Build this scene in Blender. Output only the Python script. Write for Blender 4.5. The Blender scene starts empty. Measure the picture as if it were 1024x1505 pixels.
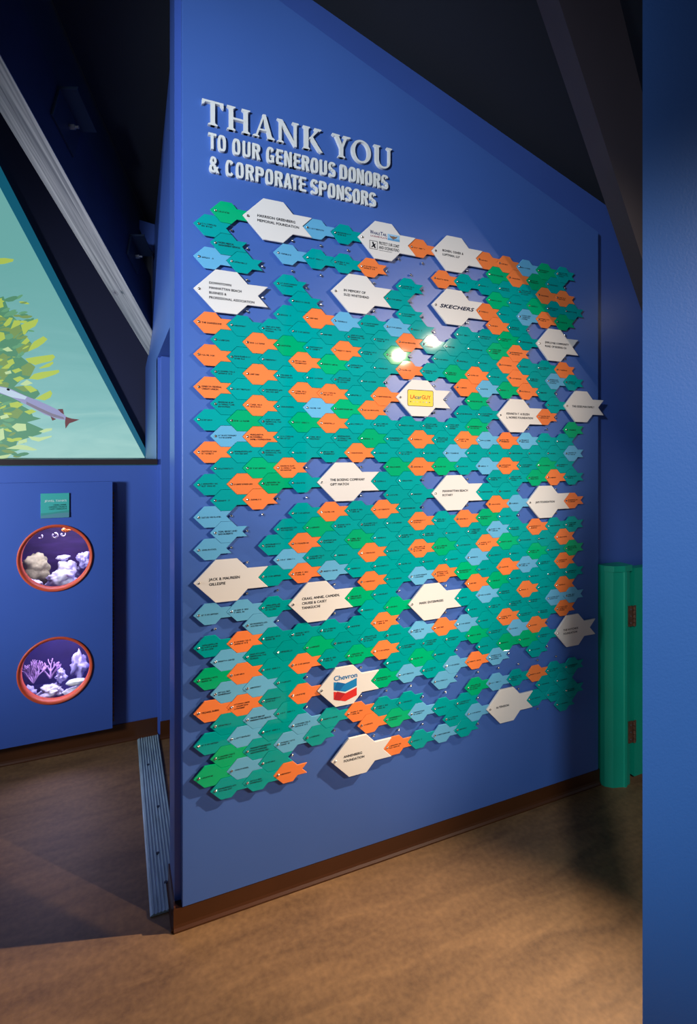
import bpy, math, random
from mathutils import Vector, Matrix
random.seed(7)

# ------------------------------------------------------------------ camera
FPX, CXP, HYP, CAMH = 772.0, 512.0, 671.0, 1.45
_l = math.hypot(1751.0, FPX)
UX, UD = 1751.0 / _l, FPX / _l                    # donor-wall direction in (right, forward)
RGT = Vector((UX, -UD, 0)); FWD = Vector((UD, UX, 0))
CAM = Vector((-0.16393, -1.67789, CAMH))
scn = bpy.context.scene
cd = bpy.data.cameras.new('camera'); cam = bpy.data.objects.new('camera', cd)
scn.collection.objects.link(cam); scn.camera = cam
cd.sensor_fit = 'HORIZONTAL'; cd.sensor_width = 24.0; cd.lens = 24.0 * FPX / 1024.0
cd.shift_y = -(752.5 - HYP) / 1024.0; cd.clip_start = 0.02
cam.location = CAM
cam.rotation_euler = (math.pi / 2, 0, math.atan2(-FWD.x, FWD.y))

# ------------------------------------------------------------------ world, lights, exposure
wd = bpy.data.worlds.new('world'); scn.world = wd; wd.use_nodes = True
bg = wd.node_tree.nodes['Background']; bg.inputs[0].default_value = (0.50, 0.56, 0.72, 1); bg.inputs[1].default_value = 0.18
scn.view_settings.view_transform = 'Standard'; scn.view_settings.look = 'None'
scn.view_settings.gamma = 1.0; scn.view_settings.use_curve_mapping = False
scn.view_settings.exposure = 0.0

def aim(o, target):
    o.rotation_euler = (Vector(target) - o.location).to_track_quat('-Z', 'Y').to_euler()

def spot(name, loc, target, power, size_deg, blend, radius, col):
    d = bpy.data.lights.new(name, 'SPOT'); d.energy = power; d.spot_size = math.radians(size_deg)
    d.spot_blend = blend; d.shadow_soft_size = radius; d.color = col
    o = bpy.data.objects.new(name, d); scn.collection.objects.link(o); o.location = loc; aim(o, target); return o

def area(name, loc, target, power, sx, sy, col):
    d = bpy.data.lights.new(name, 'AREA'); d.shape = 'RECTANGLE'; d.size = sx; d.size_y = sy; d.energy = power; d.color = col
    o = bpy.data.objects.new(name, d); scn.collection.objects.link(o); o.location = loc; aim(o, target); return o

WARM = (1.0, 0.80, 0.62); COOL = (0.80, 0.88, 1.0)
LAMP_A = Vector((2.61, -2.62, 2.56)); LAMP_B = Vector((2.26, -2.62, 2.40)); LAMP_C = Vector((2.70, -0.80, 2.35))
TGT_A = Vector((0.80, 0, 1.45)); TGT_B = Vector((0.55, 0, 0.95)); TGT_C = Vector((-0.12, -0.80, 0.0))
spot('spot_light', LAMP_A + (TGT_A - LAMP_A).normalized() * 0.05, TGT_A, 235, 36, 1.0, 0.02, WARM)
spot('spot_light', LAMP_B + (TGT_B - LAMP_B).normalized() * 0.05, TGT_B, 235, 40, 1.0, 0.02, WARM)
spot('spot_light', LAMP_C + (TGT_C - LAMP_C).normalized() * 0.05, TGT_C, 760, 46, 0.75, 0.02, (1.0, 0.78, 0.56))
spot('spot_light', (-1.5, -1.9, 2.15), (0.30, 0, 2.15), 330, 54, 1.0, 0.12, COOL)
spot('spot_light', (-0.9, -2.9, 2.5), (0.72, -1.08, 1.2), 250, 32, 1.0, 0.10, (0.85, 0.95, 1.0))  # added fill without a fixture, brightens the foreground pillar
spot('spot_light', (-2.3, -0.3, 1.5), (-0.4, 1.25, 1.40), 320, 84, 1.0, 0.25, (0.86, 0.92, 1.0))  # unseen fill added at the left for tank wall and beam underside

# ------------------------------------------------------------------ helpers
def lin(c):
    c = c / 255.0
    return c / 12.92 if c <= 0.04045 else ((c + 0.055) / 1.055) ** 2.4
def rgb(r, g, b): return (lin(r), lin(g), lin(b), 1.0)

def ray(x, y): return FWD + RGT * ((x - CXP) / FPX) + Vector((0, 0, (HYP - y) / FPX))
def on_y(x, y, Y): r = ray(x, y); return CAM + r * ((Y - CAM.y) / r.y)
def on_x(x, y, X): r = ray(x, y); return CAM + r * ((X - CAM.x) / r.x)
def on_d(x, y, D): return CAM + ray(x, y) * D

def mat(name, col, rough=0.5, metal=0.0, coat=0.0, spec=0.5, noise=0.0, nscale=8.0, bump=0.0, bscale=200.0, stretch=(1, 1, 1), sss=0.0):
    m = bpy.data.materials.new(name); m.use_nodes = True
    nt = m.node_tree; p = nt.nodes['Principled BSDF']
    p.inputs['Base Color'].default_value = col; p.inputs['Roughness'].default_value = rough
    p.inputs['Metallic'].default_value = metal; p.inputs['Coat Weight'].default_value = coat
    p.inputs['Coat Roughness'].default_value = 0.04; p.inputs['Specular IOR Level'].default_value = spec
    tc = nt.nodes.new('ShaderNodeTexCoord'); mp = nt.nodes.new('ShaderNodeMapping')
    nt.links.new(tc.outputs['Object'], mp.inputs['Vector']); mp.inputs['Scale'].default_value = stretch
    if noise > 0:
        n = nt.nodes.new('ShaderNodeTexNoise'); n.inputs['Scale'].default_value = nscale; n.inputs['Detail'].default_value = 8
        r = nt.nodes.new('ShaderNodeMapRange'); r.inputs['From Min'].default_value = 0.25; r.inputs['From Max'].default_value = 0.75
        r.inputs['To Min'].default_value = 1 - noise; r.inputs['To Max'].default_value = 1 + noise
        mx = nt.nodes.new('ShaderNodeMix'); mx.data_type = 'RGBA'; mx.blend_type = 'MULTIPLY'; mx.inputs['Factor'].default_value = 1
        nt.links.new(mp.outputs[0], n.inputs['Vector']); nt.links.new(n.outputs['Fac'], r.inputs['Value'])
        mx.inputs['A'].default_value = col; nt.links.new(r.outputs[0], mx.inputs['B'])
        nt.links.new(mx.outputs['Result'], p.inputs['Base Color'])
    if bump > 0:
        n2 = nt.nodes.new('ShaderNodeTexNoise'); n2.inputs['Scale'].default_value = bscale; n2.inputs['Detail'].default_value = 4
        b = nt.nodes.new('ShaderNodeBump'); b.inputs['Strength'].default_value = bump; b.inputs['Distance'].default_value = 0.002
        nt.links.new(mp.outputs[0], n2.inputs['Vector']); nt.links.new(n2.outputs['Fac'], b.inputs['Height'])
        nt.links.new(b.outputs[0], p.inputs['Normal'])
    return m

def emis(name, col, strength):
    m = bpy.data.materials.new(name); m.use_nodes = True
    p = m.node_tree.nodes['Principled BSDF']; p.inputs['Base Color'].default_value = (col[0] * .4, col[1] * .4, col[2] * .4, 1)
    p.inputs['Emission Color'].default_value = col; p.inputs['Emission Strength'].default_value = strength
    p.inputs['Roughness'].default_value = 0.4
    return m

def mesh(name, verts, faces, m, smooth=False):
    me = bpy.data.meshes.new(name); me.from_pydata([tuple(v) for v in verts], [], faces); me.update()
    if m is not None: me.materials.append(m)
    if smooth: me.polygons.foreach_set('use_smooth', [True] * len(me.polygons))
    return me

def obj(name, me, parent=None):
    o = bpy.data.objects.new(name, me); scn.collection.objects.link(o); o.parent = parent; return o

def empty(name, loc=(0, 0, 0)):
    o = bpy.data.objects.new(name, None); o.empty_display_size = 0.02; scn.collection.objects.link(o); o.location = loc; return o

def tag(o, label, cat, group=None):
    o['label'] = label; o['category'] = cat
    if group: o['group'] = group
    return o

def struct(o): o['kind'] = 'structure'; return o

class MB:
    def __init__(s): s.v = []; s.f = []
    def add(s, vs, fs):
        b = len(s.v); s.v += [Vector(v) for v in vs]; s.f += [tuple(b + i for i in f) for f in fs]; return s
    def box(s, x0, x1, y0, y1, z0, z1):
        vs = [(x, y, z) for x in (x0, x1) for y in (y0, y1) for z in (z0, z1)]
        return s.add(vs, [(0, 1, 3, 2), (4, 6, 7, 5), (0, 4, 5, 1), (2, 3, 7, 6), (0, 2, 6, 4), (1, 5, 7, 3)])
    def prism(s, poly, e):                    # poly: list of 3D points, e: extrusion vector
        n = len(poly); e = Vector(e); vs = [Vector(p) for p in poly] + [Vector(p) + e for p in poly]
        fs = [tuple(range(n)), tuple(range(2 * n - 1, n - 1, -1))]
        fs += [(i, i + n, (i + 1) % n + n, (i + 1) % n) for i in range(n)]
        return s.add(vs, fs)
    def plate(s, pts, y_back, y_front, bev=0.0):   # 2D (x,z) outline facing -Y, front edge bevelled
        n = len(pts); ins = inset(pts, bev) if bev else pts
        vs = [(p[0], y_back, p[1]) for p in pts] + [(p[0], y_front + bev, p[1]) for p in pts]
        fs = [tuple(range(n - 1, -1, -1))] + [(i, (i + 1) % n, (i + 1) % n + n, i + n) for i in range(n)]
        if bev:
            vs += [(p[0], y_front, p[1]) for p in ins]
            fs += [(i + n, (i + 1) % n + n, (i + 1) % n + 2 * n, i + 2 * n) for i in range(n)]
            fs += [tuple(range(2 * n, 3 * n))]
        else: fs += [tuple(range(n, 2 * n))]
        return s.add(vs, fs)
    def flat(s, pts, y): n = len(pts); return s.add([(p[0], y, p[1]) for p in pts], [tuple(range(n))])
    def tube(s, a, b, r, seg=12, r2=None, caps=True):
        a = Vector(a); b = Vector(b); d = (b - a).normalized(); r2 = r if r2 is None else r2
        u = d.orthogonal().normalized(); w = d.cross(u)
        vs = []
        for c, rr in ((a, r), (b, r2)):
            vs += [c + (u * math.cos(t) + w * math.sin(t)) * rr for t in [2 * math.pi * i / seg for i in range(seg)]]
        fs = [(i, (i + 1) % seg, (i + 1) % seg + seg, i + seg) for i in range(seg)]
        if caps: fs += [tuple(range(seg - 1, -1, -1)), tuple(range(seg, 2 * seg))]
        return s.add(vs, fs)
    def lathe(s, prof, seg=12):               # profile (r, y) turned round the Y axis, front at -Y
        n = len(prof); vs = []
        for i in range(seg):
            t = 2 * math.pi * i / seg
            vs += [(r * math.cos(t), y, r * math.sin(t)) for r, y in prof]
        fs = []
        for i in range(seg):
            j = (i + 1) % seg
            fs += [(i * n + k, i * n + k + 1, j * n + k + 1, j * n + k) for k in range(n - 1)]
        return s.add(vs, fs)
    def me(s, name, m, smooth=False):
        me = mesh(name, s.v, s.f, m, smooth)
        import bmesh
        bm = bmesh.new(); bm.from_mesh(me); bmesh.ops.recalc_face_normals(bm, faces=bm.faces); bm.to_mesh(me); bm.free()
        return me

def inset(pts, d):
    n = len(pts); A = sum(pts[i][0] * pts[(i + 1) % n][1] - pts[(i + 1) % n][0] * pts[i][1] for i in range(n)); sg = 1 if A > 0 else -1
    out = []
    for i in range(n):
        p0, p1, p2 = Vector(pts[i - 1]), Vector(pts[i]), Vector(pts[(i + 1) % n])
        e1 = (p1 - p0).normalized(); e2 = (p2 - p1).normalized()
        n1 = Vector((-e1.y, e1.x)) * sg; n2 = Vector((-e2.y, e2.x)) * sg
        m_ = (n1 + n2); k = d * 2 / max(m_.dot(m_), 0.2)
        q = p1 + m_ * k
        out.append((q.x, q.y))
    return out

def fill_holes(name, outer, holes, depth, m):     # 2D outline with holes -> extruded mesh in XZ, front at y=-depth/2
    cu = bpy.data.curves.new(name, 'CURVE'); cu.dimensions = '2D'; cu.fill_mode = 'BOTH'; cu.extrude = depth / 2
    for poly in [outer] + holes:
        sp = cu.splines.new('POLY'); sp.points.add(len(poly) - 1)
        for q, p in zip(sp.points, poly): q.co = (p[0], p[1], 0, 1)
        sp.use_cyclic_u = True
    o = bpy.data.objects.new(name, cu); scn.collection.objects.link(o)
    bpy.context.view_layer.update()
    me = bpy.data.meshes.new_from_object(o.evaluated_get(bpy.context.evaluated_depsgraph_get()))
    bpy.data.objects.remove(o); bpy.data.curves.remove(cu)
    me.transform(Matrix.Rotation(math.pi / 2, 4, 'X')); me.materials.clear(); me.materials.append(m); me.name = name
    return me

def text_mesh(body, size, m, name='lettering', align='LEFT', width=None, shear=0.0, bold=0.0, spacing=1.0, ysc=1.0):
    cu = bpy.data.curves.new(name, 'FONT'); cu.body = body; cu.size = size; cu.align_x = align; cu.shear = shear
    cu.space_character = spacing; cu.resolution_u = 3; cu.extrude = 0.0
    o = bpy.data.objects.new(name, cu); scn.collection.objects.link(o); bpy.context.view_layer.update()
    me = bpy.data.meshes.new_from_object(o.evaluated_get(bpy.context.evaluated_depsgraph_get()))
    bpy.data.objects.remove(o); bpy.data.curves.remove(cu)
    xs = [v.co.x for v in me.vertices]
    if width and xs and max(xs) - min(xs) > 0:
        k = width / (max(xs) - min(xs)); me.transform(Matrix.Diagonal((k, ysc, 1, 1)))
    if bold > 0:                                # heavier strokes: slightly shifted copies, each a hair further back
        V = [v.co.copy() for v in me.vertices]; F = [tuple(p.vertices) for p in me.polygons]; vs, fs = [], []
        for i, (dx, dy) in enumerate(((0, 0), (bold, 0), (-bold, 0), (0, bold), (0, -bold))):
            b0 = len(vs); vs += [(v.x + dx, v.y + dy, -0.00003 * i) for v in V]; fs += [tuple(b0 + k for k in f) for f in F]
        bpy.data.meshes.remove(me); me = bpy.data.meshes.new(name); me.from_pydata(vs, [], fs); me.update()
    me.transform(Matrix.Rotation(math.pi / 2, 4, 'X')); me.materials.clear(); me.materials.append(m); me.name = name
    return me

ONES = 'zeroth first second third fourth fifth sixth seventh eighth ninth tenth eleventh twelfth thirteenth fourteenth fifteenth sixteenth seventeenth eighteenth nineteenth twentieth'.split()
def nth(n):
    if n <= 20: return ONES[n]
    t = {2: 'twenty', 3: 'thirty'}[n // 10]
    return ('thirtieth' if n == 30 else t + '-' + ONES[n % 10])

# ------------------------------------------------------------------ materials
M = {}
M['panel'] = mat('panel_blue', rgb(68, 105, 180), 0.38, noise=0.05, nscale=2.0, bump=0.06, bscale=350)
M['wall'] = mat('wall_blue', rgb(64, 94, 172), 0.33, noise=0.05, nscale=2.5, bump=0.12, bscale=260)
M['pillar'] = mat('pillar_blue', rgb(54, 104, 178), 0.5, noise=0.06, nscale=1.5, bump=0.25, bscale=220)
M['tankpanel'] = mat('tank_panel_blue', rgb(56, 90, 172), 0.42, noise=0.06, nscale=2, bump=0.06, bscale=300)
M['base'] = mat('baseboard_brown', rgb(72, 38, 15), 0.38, noise=0.12, nscale=6)
M['dark'] = mat('ceiling_dark', rgb(26, 32, 46), 0.8, noise=0.1, nscale=2)
M['darkwall'] = mat('back_wall_navy', rgb(20, 26, 62), 0.7, noise=0.1, nscale=2)
M['beam'] = mat('beam_navy_paint', rgb(24, 36, 66), 0.6, noise=0.2, nscale=5, bump=0.2, bscale=40)
M['joist'] = mat('joist_paint', rgb(30, 46, 70), 0.6, noise=0.15, nscale=5)
M['browndark'] = mat('beam_brown_paint', rgb(54, 48, 58), 0.7, noise=0.1, nscale=4)
M['steel'] = mat('galvanised_steel', rgb(150, 155, 165), 0.4, metal=0.8)
M['blacksteel'] = mat('painted_bracket', rgb(28, 40, 62), 0.45)
M['alu'] = mat('ribbed_aluminium', rgb(150, 176, 190), 0.40, metal=0.2, noise=0.25, nscale=14, stretch=(4, 0.6, 1))
M['green'] = mat('green_paint', rgb(8, 156, 126), 0.4, noise=0.06, nscale=4, bump=0.1, bscale=120)
M['rust'] = mat('rusty_hinge', rgb(120, 84, 66), 0.5, metal=0.5, noise=0.4, nscale=60)
M['ringred'] = mat('porthole_red', rgb(196, 76, 44), 0.5)
M['chrome'] = mat('screw_chrome', rgb(225, 220, 215), 0.18, metal=1.0)
M['ink'] = mat('dark_print', rgb(20, 22, 32), 0.75, spec=0.2)
M['letter'] = mat('raised_letter_white', rgb(226, 228, 224), 0.5, noise=0.02)
M['white_print'] = mat('white_print', rgb(215, 235, 230), 0.6)
M['nosing'] = mat('sill_nosing_dark', rgb(40, 32, 34), 0.35)
M['sill'] = mat('sill_teal', rgb(60, 130, 140), 0.35)
def acrylic(name, col, spread=0.06):
    m = mat(name, col, 0.045, coat=0.0, spec=0.5)
    nt = m.node_tree; p = nt.nodes['Principled BSDF']
    oi = nt.nodes.new('ShaderNodeObjectInfo'); h = nt.nodes.new('ShaderNodeHueSaturation'); r = nt.nodes.new('ShaderNodeMapRange')
    r.inputs['To Min'].default_value = 1 - spread; r.inputs['To Max'].default_value = 1 + spread
    nt.links.new(oi.outputs['Random'], r.inputs['Value']); nt.links.new(r.outputs[0], h.inputs['Value'])
    h.inputs['Color'].default_value = col; nt.links.new(h.outputs[0], p.inputs['Base Color'])
    return m
AC = {'T': acrylic('acrylic_teal', rgb(0, 160, 158)), 'O': acrylic('acrylic_orange', rgb(246, 132, 70)),
      'B': acrylic('acrylic_blue', rgb(104, 180, 220)), 'G': acrylic('acrylic_green', rgb(0, 176, 116)),
      'W': acrylic('acrylic_white', rgb(232, 228, 222), 0.02)}

# floor: worn brown vinyl with soft cloudy wear
def floor_mat():
    m = bpy.data.materials.new('floor_brown_vinyl'); m.use_nodes = True; nt = m.node_tree; p = nt.nodes['Principled BSDF']
    tc = nt.nodes.new('ShaderNodeTexCoord'); mp = nt.nodes.new('ShaderNodeMapping'); nt.links.new(tc.outputs['Object'], mp.inputs[0])
    mp.inputs['Rotation'].default_value = (0, 0, math.radians(-4)); mp.inputs['Scale'].default_value = (1.0, 4.5, 1)
    n1 = nt.nodes.new('ShaderNodeTexNoise'); n1.inputs['Scale'].default_value = 3.2; n1.inputs['Detail'].default_value = 9; n1.inputs['Distortion'].default_value = 0.8
    n2 = nt.nodes.new('ShaderNodeTexNoise'); n2.inputs['Scale'].default_value = 55; n2.inputs['Detail'].default_value = 8
    nt.links.new(mp.outputs[0], n1.inputs['Vector']); nt.links.new(tc.outputs['Object'], n2.inputs['Vector'])
    cr = nt.nodes.new('ShaderNodeValToRGB'); e = cr.color_ramp.elements
    e[0].position = 0.3; e[0].color = rgb(92, 67, 46); e[1].position = 0.72; e[1].color = rgb(142, 108, 74)
    mixn = nt.nodes.new('ShaderNodeMix'); mixn.data_type = 'FLOAT'; mixn.inputs['Factor'].default_value = 0.42
    nt.links.new(n1.outputs['Fac'], mixn.inputs['A']); nt.links.new(n2.outputs['Fac'], mixn.inputs['B'])
    nt.links.new(mixn.outputs['Result'], cr.inputs[0]); nt.links.new(cr.outputs[0], p.inputs['Base Color'])
    p.inputs['Roughness'].default_value = 0.55
    b = nt.nodes.new('ShaderNodeBump'); b.inputs['Strength'].default_value = 0.25; b.inputs['Distance'].default_value = 0.004
    nt.links.new(mixn.outputs['Result'], b.inputs['Height']); nt.links.new(b.outputs[0], p.inputs['Normal'])
    return m
M['floor'] = floor_mat()

def wood_mat():
    m = bpy.data.materials.new('grey_beam_wood'); m.use_nodes = True; nt = m.node_tree; p = nt.nodes['Principled BSDF']
    tc = nt.nodes.new('ShaderNodeTexCoord'); mp = nt.nodes.new('ShaderNodeMapping'); nt.links.new(tc.outputs['Object'], mp.inputs[0])
    mp.inputs['Scale'].default_value = (1.0, 1.0, 1.0)
    w = nt.nodes.new('ShaderNodeTexNoise'); w.inputs['Scale'].default_value = 60; w.inputs['Detail'].default_value = 6; w.inputs['Distortion'].default_value = 0.4
    sc = nt.nodes.new('ShaderNodeMapping'); sc.inputs['Scale'].default_value = (0.03, 1, 1); nt.links.new(mp.outputs[0], sc.inputs[0])
    nt.links.new(sc.outputs[0], w.inputs['Vector'])
    cr = nt.nodes.new('ShaderNodeValToRGB'); e = cr.color_ramp.elements
    e[0].position = 0.32; e[1].position = 0.68; e[0].color = rgb(112, 110, 120); e[1].color = rgb(186, 182, 186)
    nt.links.new(w.outputs['Fac'], cr.inputs[0]); nt.links.new(cr.outputs[0], p.inputs['Base Color']); p.inputs['Roughness'].default_value = 0.6
    b = nt.nodes.new('ShaderNodeBump'); b.inputs['Strength'].default_value = 0.2; b.inputs['Distance'].default_value = 0.002
    nt.links.new(w.outputs['Fac'], b.inputs['Height']); nt.links.new(b.outputs[0], p.inputs['Normal'])
    return m
M['wood'] = wood_mat()

# ------------------------------------------------------------------ structure
struct(obj('floor', MB().box(-5, 6, -5, 4, -0.1, 0).me('floor', M['floor'])))
def roof_z(x, y): return 3.168 - 0.3085 * x - 0.29 * y
# donor wall (a free-standing partition with a sloped top)
WY = 0.034
struct(obj('wall_donor', MB().prism([(0, WY, 0), (2.7, WY, 0), (2.7, WY, roof_z(2.7, 0)), (0, WY, roof_z(0, 0))], (0, 0.156, 0)).me('wall_donor', M['wall'])))
# mounted display panel with its own sloped top
PX0, PX1 = 0.0195, 1.781
def ptop(x): return 2.956 - 0.3528 * (x - 0.3256)
pn = obj('display_panel', MB().plate([(PX0, 0.068), (PX1, 0.068), (PX1, ptop(PX1)), (PX0, ptop(PX0))], WY - 0.0005, 0.0, 0.0015).me('display_panel', M['panel']))
tag(pn, 'tall blue display panel with sloping top mounted on the partition wall', 'display panel')

def baseboard(name, p0, p1, nrm, hgt=0.075):
    n = Vector(nrm); a = Vector(p0); b = Vector(p1)
    prof = [(0, 0), (0.013, 0), (0.013, 0.005), (0.008, 0.012), (0.006, 0.02), (0.005, hgt), (0, hgt)]
    return struct(obj(name, MB().prism([a + n * u + Vector((0, 0, v)) for u, v in prof], b - a).me(name, M['base'])))
baseboard('baseboard_front', (-0.006, 0.006, 0), (1.79, 0.006, 0), (0, -1, 0), 0.067)
struct(obj('trim_4', MB().box(0.0, 1.79, 0.0065, WY, 0.0, 0.067).me('baseboard_backing', M['base'])))
baseboard('baseboard_end', (0, 0.001, 0), (0, 0.19, 0), (-1, 0, 0))

# side wall with the doorway header, seen edge-on past the partition
sw = MB()
sw.prism([(0.03, 0.19, 1.968), (0.03, 1.23, 1.968), (0.03, 1.23, 1.437), (0.03, 2.5, 1.437), (0.03, 2.5, 2.11), (0.03, 2.05, 2.14), (0.03, 1.66, 2.20), (0.03, 1.62, roof_z(0.03, 1.62)), (0.03, 0.19, roof_z(0.03, 0.19))], (0.12, 0, 0))
struct(obj('wall_side', sw.me('wall_side', M['wall'])))
struct(obj('wall_pilaster', MB().box(0.045, 0.30, 1.18, 1.30, 0, 1.967).me('wall_pilaster', M['wall'])))
baseboard('baseboard_pilaster', (0.040, 1.18, 0), (0.30, 1.18, 0), (0, -1, 0), 0.09)
struct(obj('wall_tank', MB().box(-2.2, -0.66, 1.231, 1.30, 0, 1.405).box(-0.2, 0.03, 1.231, 1.30, 0, 1.405).box(-0.66, -0.2, 1.231, 1.30, 0, 0.222).box(-0.66, -0.2, 1.231, 1.30, 1.16, 1.405).box(0.03, 0.046, 1.225, 1.30, 0, 1.967).me('wall_tank', M['wall'])))
baseboard('baseboard_tank', (-2.2, 1.231, 0), (0.03, 1.231, 0), (0, -1, 0), 0.092)
struct(obj('trim_1', MB().box(-2.2, 0.029, 1.212, 1.232, 1.409, 1.437).me('sill_nosing', M['nosing'])))
struct(obj('trim_2', MB().box(-2.2, 0.029, 1.232, 2.5, 1.406, 1.4365).me('sill_shelf', M['sill'])))
struct(obj('wall_back', MB().box(-3.5, 0.6, 2.56, 2.62, 0.0, 4.6).me('wall_back', M['darkwall'])))
struct(obj('wall_passage', MB().box(0.30, 3.0, 1.18, 1.24, 0.0, 3.4).me('wall_passage', M['darkwall'])))

# ceiling: sloping dark roof to the right of the beam, higher dark ceiling to its left
BD = Vector((0.377, 0.927, -0.385)).normalized()
BP = on_x(224, 487, 0.03)                       # lower front bottom edge of the beam
ba, bb = BP - BD * 6.5, BP + BD * 0.3
rp = [(ba.x, ba.y), (6, ba.y), (6, 1.3), (0.16, 1.3), (0.16, bb.y), (bb.x, bb.y)]
struct(obj('ceiling', MB().prism([(x, y, roof_z(x, y) + 0.085) for x, y in rp], (0, 0, 0.06)).me('ceiling', M['dark'])))
struct(obj('ceiling_upper', MB().prism([(-5, -5, 4.7), (ba.x - .2, -5, 4.7), (bb.x, bb.y, 4.7), (0.6, 2.62, 4.7), (-5, 2.62, 4.7)], (0, 0, 0.06)).me('ceiling_upper', M['dark'])))

# foreground pillar
E0 = on_d(944, 600, 0.9); E0.z = 0
rd = Vector((CAM.x, CAM.y, 0)); away = (E0 - rd).normalized()
E1 = E0 + RGT * 0.14
struct(obj('wall_pillar', MB().prism([E0, E1, E1 + FWD * 0.09, E0 + away * 0.09 + RGT * 0.03], (0, 0, 3.38)).me('wall_pillar', M['pillar'])))

# ------------------------------------------------------------------ roof beams and brackets
def beam_frame(origin, axis):
    x = axis.normalized(); y = Vector((0, 0, 1)).cross(x).normalized(); z = x.cross(y)
    return Matrix(((x.x, y.x, z.x, origin.x), (x.y, y.y, z.y, origin.y), (x.z, y.z, z.z, origin.z), (0, 0, 0, 1)))
b_ = empty('roof_beam', BP); tag(b_, 'heavy navy roof beam with bare grey wood underside sloping to the partition', 'beam')
L1 = on_x(218.5, 523, 0.03); BF = beam_frame(BP, BD); BI = BF.inverted()
q1 = BI @ L1
H3 = on_x(224, 411, 0.03); H4 = on_x(224, 372, 0.03)
h3 = (BI @ H3); h4 = (BI @ H4)
yb = q1.y; nl = -6.5
def cut(y, z):                                  # x in beam space where the wall plane X=0.03 is met
    o = BF @ Vector((0, y, z)); return (0.029 - o.x) / BD.x
def beam_part(name, prof, m, extra=None):
    mb = MB(); n = len(prof)
    vs = [Vector((nl, y, z)) for y, z in prof] + [Vector((cut(y, z), y, z)) for y, z in prof]
    fs = [tuple(range(n)), tuple(range(2 * n - 1, n - 1, -1))] + [(i, i + n, (i + 1) % n + n, (i + 1) % n) for i in range(n)]
    mb.add(vs, fs)
    o = obj(name, mb.me(name, m), None); o.parent = b_
    o.matrix_local = Matrix.Translation(-BP) @ BF
    return o
beam_part('beam_body', [(0, 0.004), (yb, q1.z + 0.004), (yb, h3.z), (0, h3.z)], M['beam'])
beam_part('wood_underside', [(0.0, 0), (yb, q1.z), (yb, q1.z + 0.0035), (0.0, 0.0035)], M['wood'])
rk = ray(169, 430); nb = BF.col[2].xyz; tk_ = (BP - CAM).dot(nb) / rk.dot(nb); pk = BI @ (CAM + rk * tk_)
kn = MB()
for r0, r1 in ((.012, .014), (.0, .008)):
    n = 20
    vs = [(pk.x + rr * 1.5 * math.cos(2 * math.pi * i / n), pk.y + rr * math.sin(2 * math.pi * i / n), -0.0008) for rr in (r0, r1) for i in range(n)]
    kn.add(vs, [(i, (i + 1) % n, (i + 1) % n + n, i + n) for i in range(n)])
ko_ = obj('wood_knot', kn.me('wood_knot', mat('knot_grey', rgb(120, 116, 122), 0.7)), b_); ko_.matrix_local = Matrix.Translation(-BP) @ BF
beam_part('roof_joist', [(0.012, h3.z + 0.001), (yb, h3.z + 0.001), (yb, h4.z + 0.14), (0.012, h4.z + 0.14)], M['joist'])
def bracket(px, py, scale):
    # steel angle screwed to the front face of the beam
    r = ray(px, py); nrm = Vector((0, 0, 1)).cross(BD).normalized()
    t = (BP - CAM).dot(nrm) / r.dot(nrm); P = BI @ (CAM + r * t)
    br = empty('beam_bracket', BF @ P)
    L = Matrix.Translation(-(BF @ P)) @ BF
    mb = MB().box(P.x - .10 * scale, P.x + .10 * scale, -0.008, -0.001, P.z - .10 * scale, P.z + .07 * scale)
    mb.box(P.x - .10 * scale, P.x + .10 * scale, -0.075, -0.008, P.z + .062 * scale, P.z + .07 * scale)
    o = obj('bracket_plate', mb.me('bracket_plate', M['blacksteel']), br); o.matrix_local = L
    w = MB().box(P.x - .104 * scale, P.x - .10 * scale, -0.078, -0.001, P.z + .058 * scale, P.z + .074 * scale).box(P.x - .104 * scale, P.x - .10 * scale, -0.012, -0.001, P.z - .10 * scale, P.z + .06 * scale)
    o = obj('bracket_edge', w.me('bracket_edge', M['joist']), br); o.matrix_local = L
    bt = MB().tube((P.x + .02 * scale, -0.008, P.z - .01), (P.x + .02 * scale, -0.03, P.z - .01), 0.011, 6).tube((P.x + .02 * scale, -0.03, P.z - .01), (P.x + .02 * scale, -0.045, P.z - .01), 0.006, 8)
    o = obj('bolt', bt.me('bolt', M['steel']), br); o.matrix_local = L
    return br
tag(bracket(97, 178, 0.9), 'dark steel angle bracket with bolt, higher up the sloping roof beam', 'bracket')
tag(bracket(196, 372, 0.75), 'dark steel angle bracket with bolt at the foot of the sloping beam', 'bracket')
gp = MB(); gY = BP.y - 0.16
gp.prism([on_y(198, 321, gY), on_y(227.3, 330, gY), on_y(226.8, 373, gY), on_y(214, 357, gY)], (0, 0.012, 0))
struct(obj('trim_3', gp.me('gusset_panel', M['wall'])))

rb = MB()
_p = [on_d(821, 0, 1.52), on_d(944, 137, 1.72), on_d(1000, 557, 2.14)]
_n = (_p[1] - _p[0]).cross(_p[2] - _p[0])
def bd(x, y): r = ray(x, y); return CAM + r * ((_p[0] - CAM).dot(_n) / r.dot(_n))
rb.prism([bd(794, -84), bd(921, 311), bd(1072, 782), bd(1100, 776), bd(944, 137), bd(890, -84)], FWD * 0.10)
rbo = obj('roof_brace', rb.me('roof_brace', M['browndark'])); tag(rbo, 'dark brown painted roof brace slanting down in front of the blue wall', 'beam')

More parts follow.
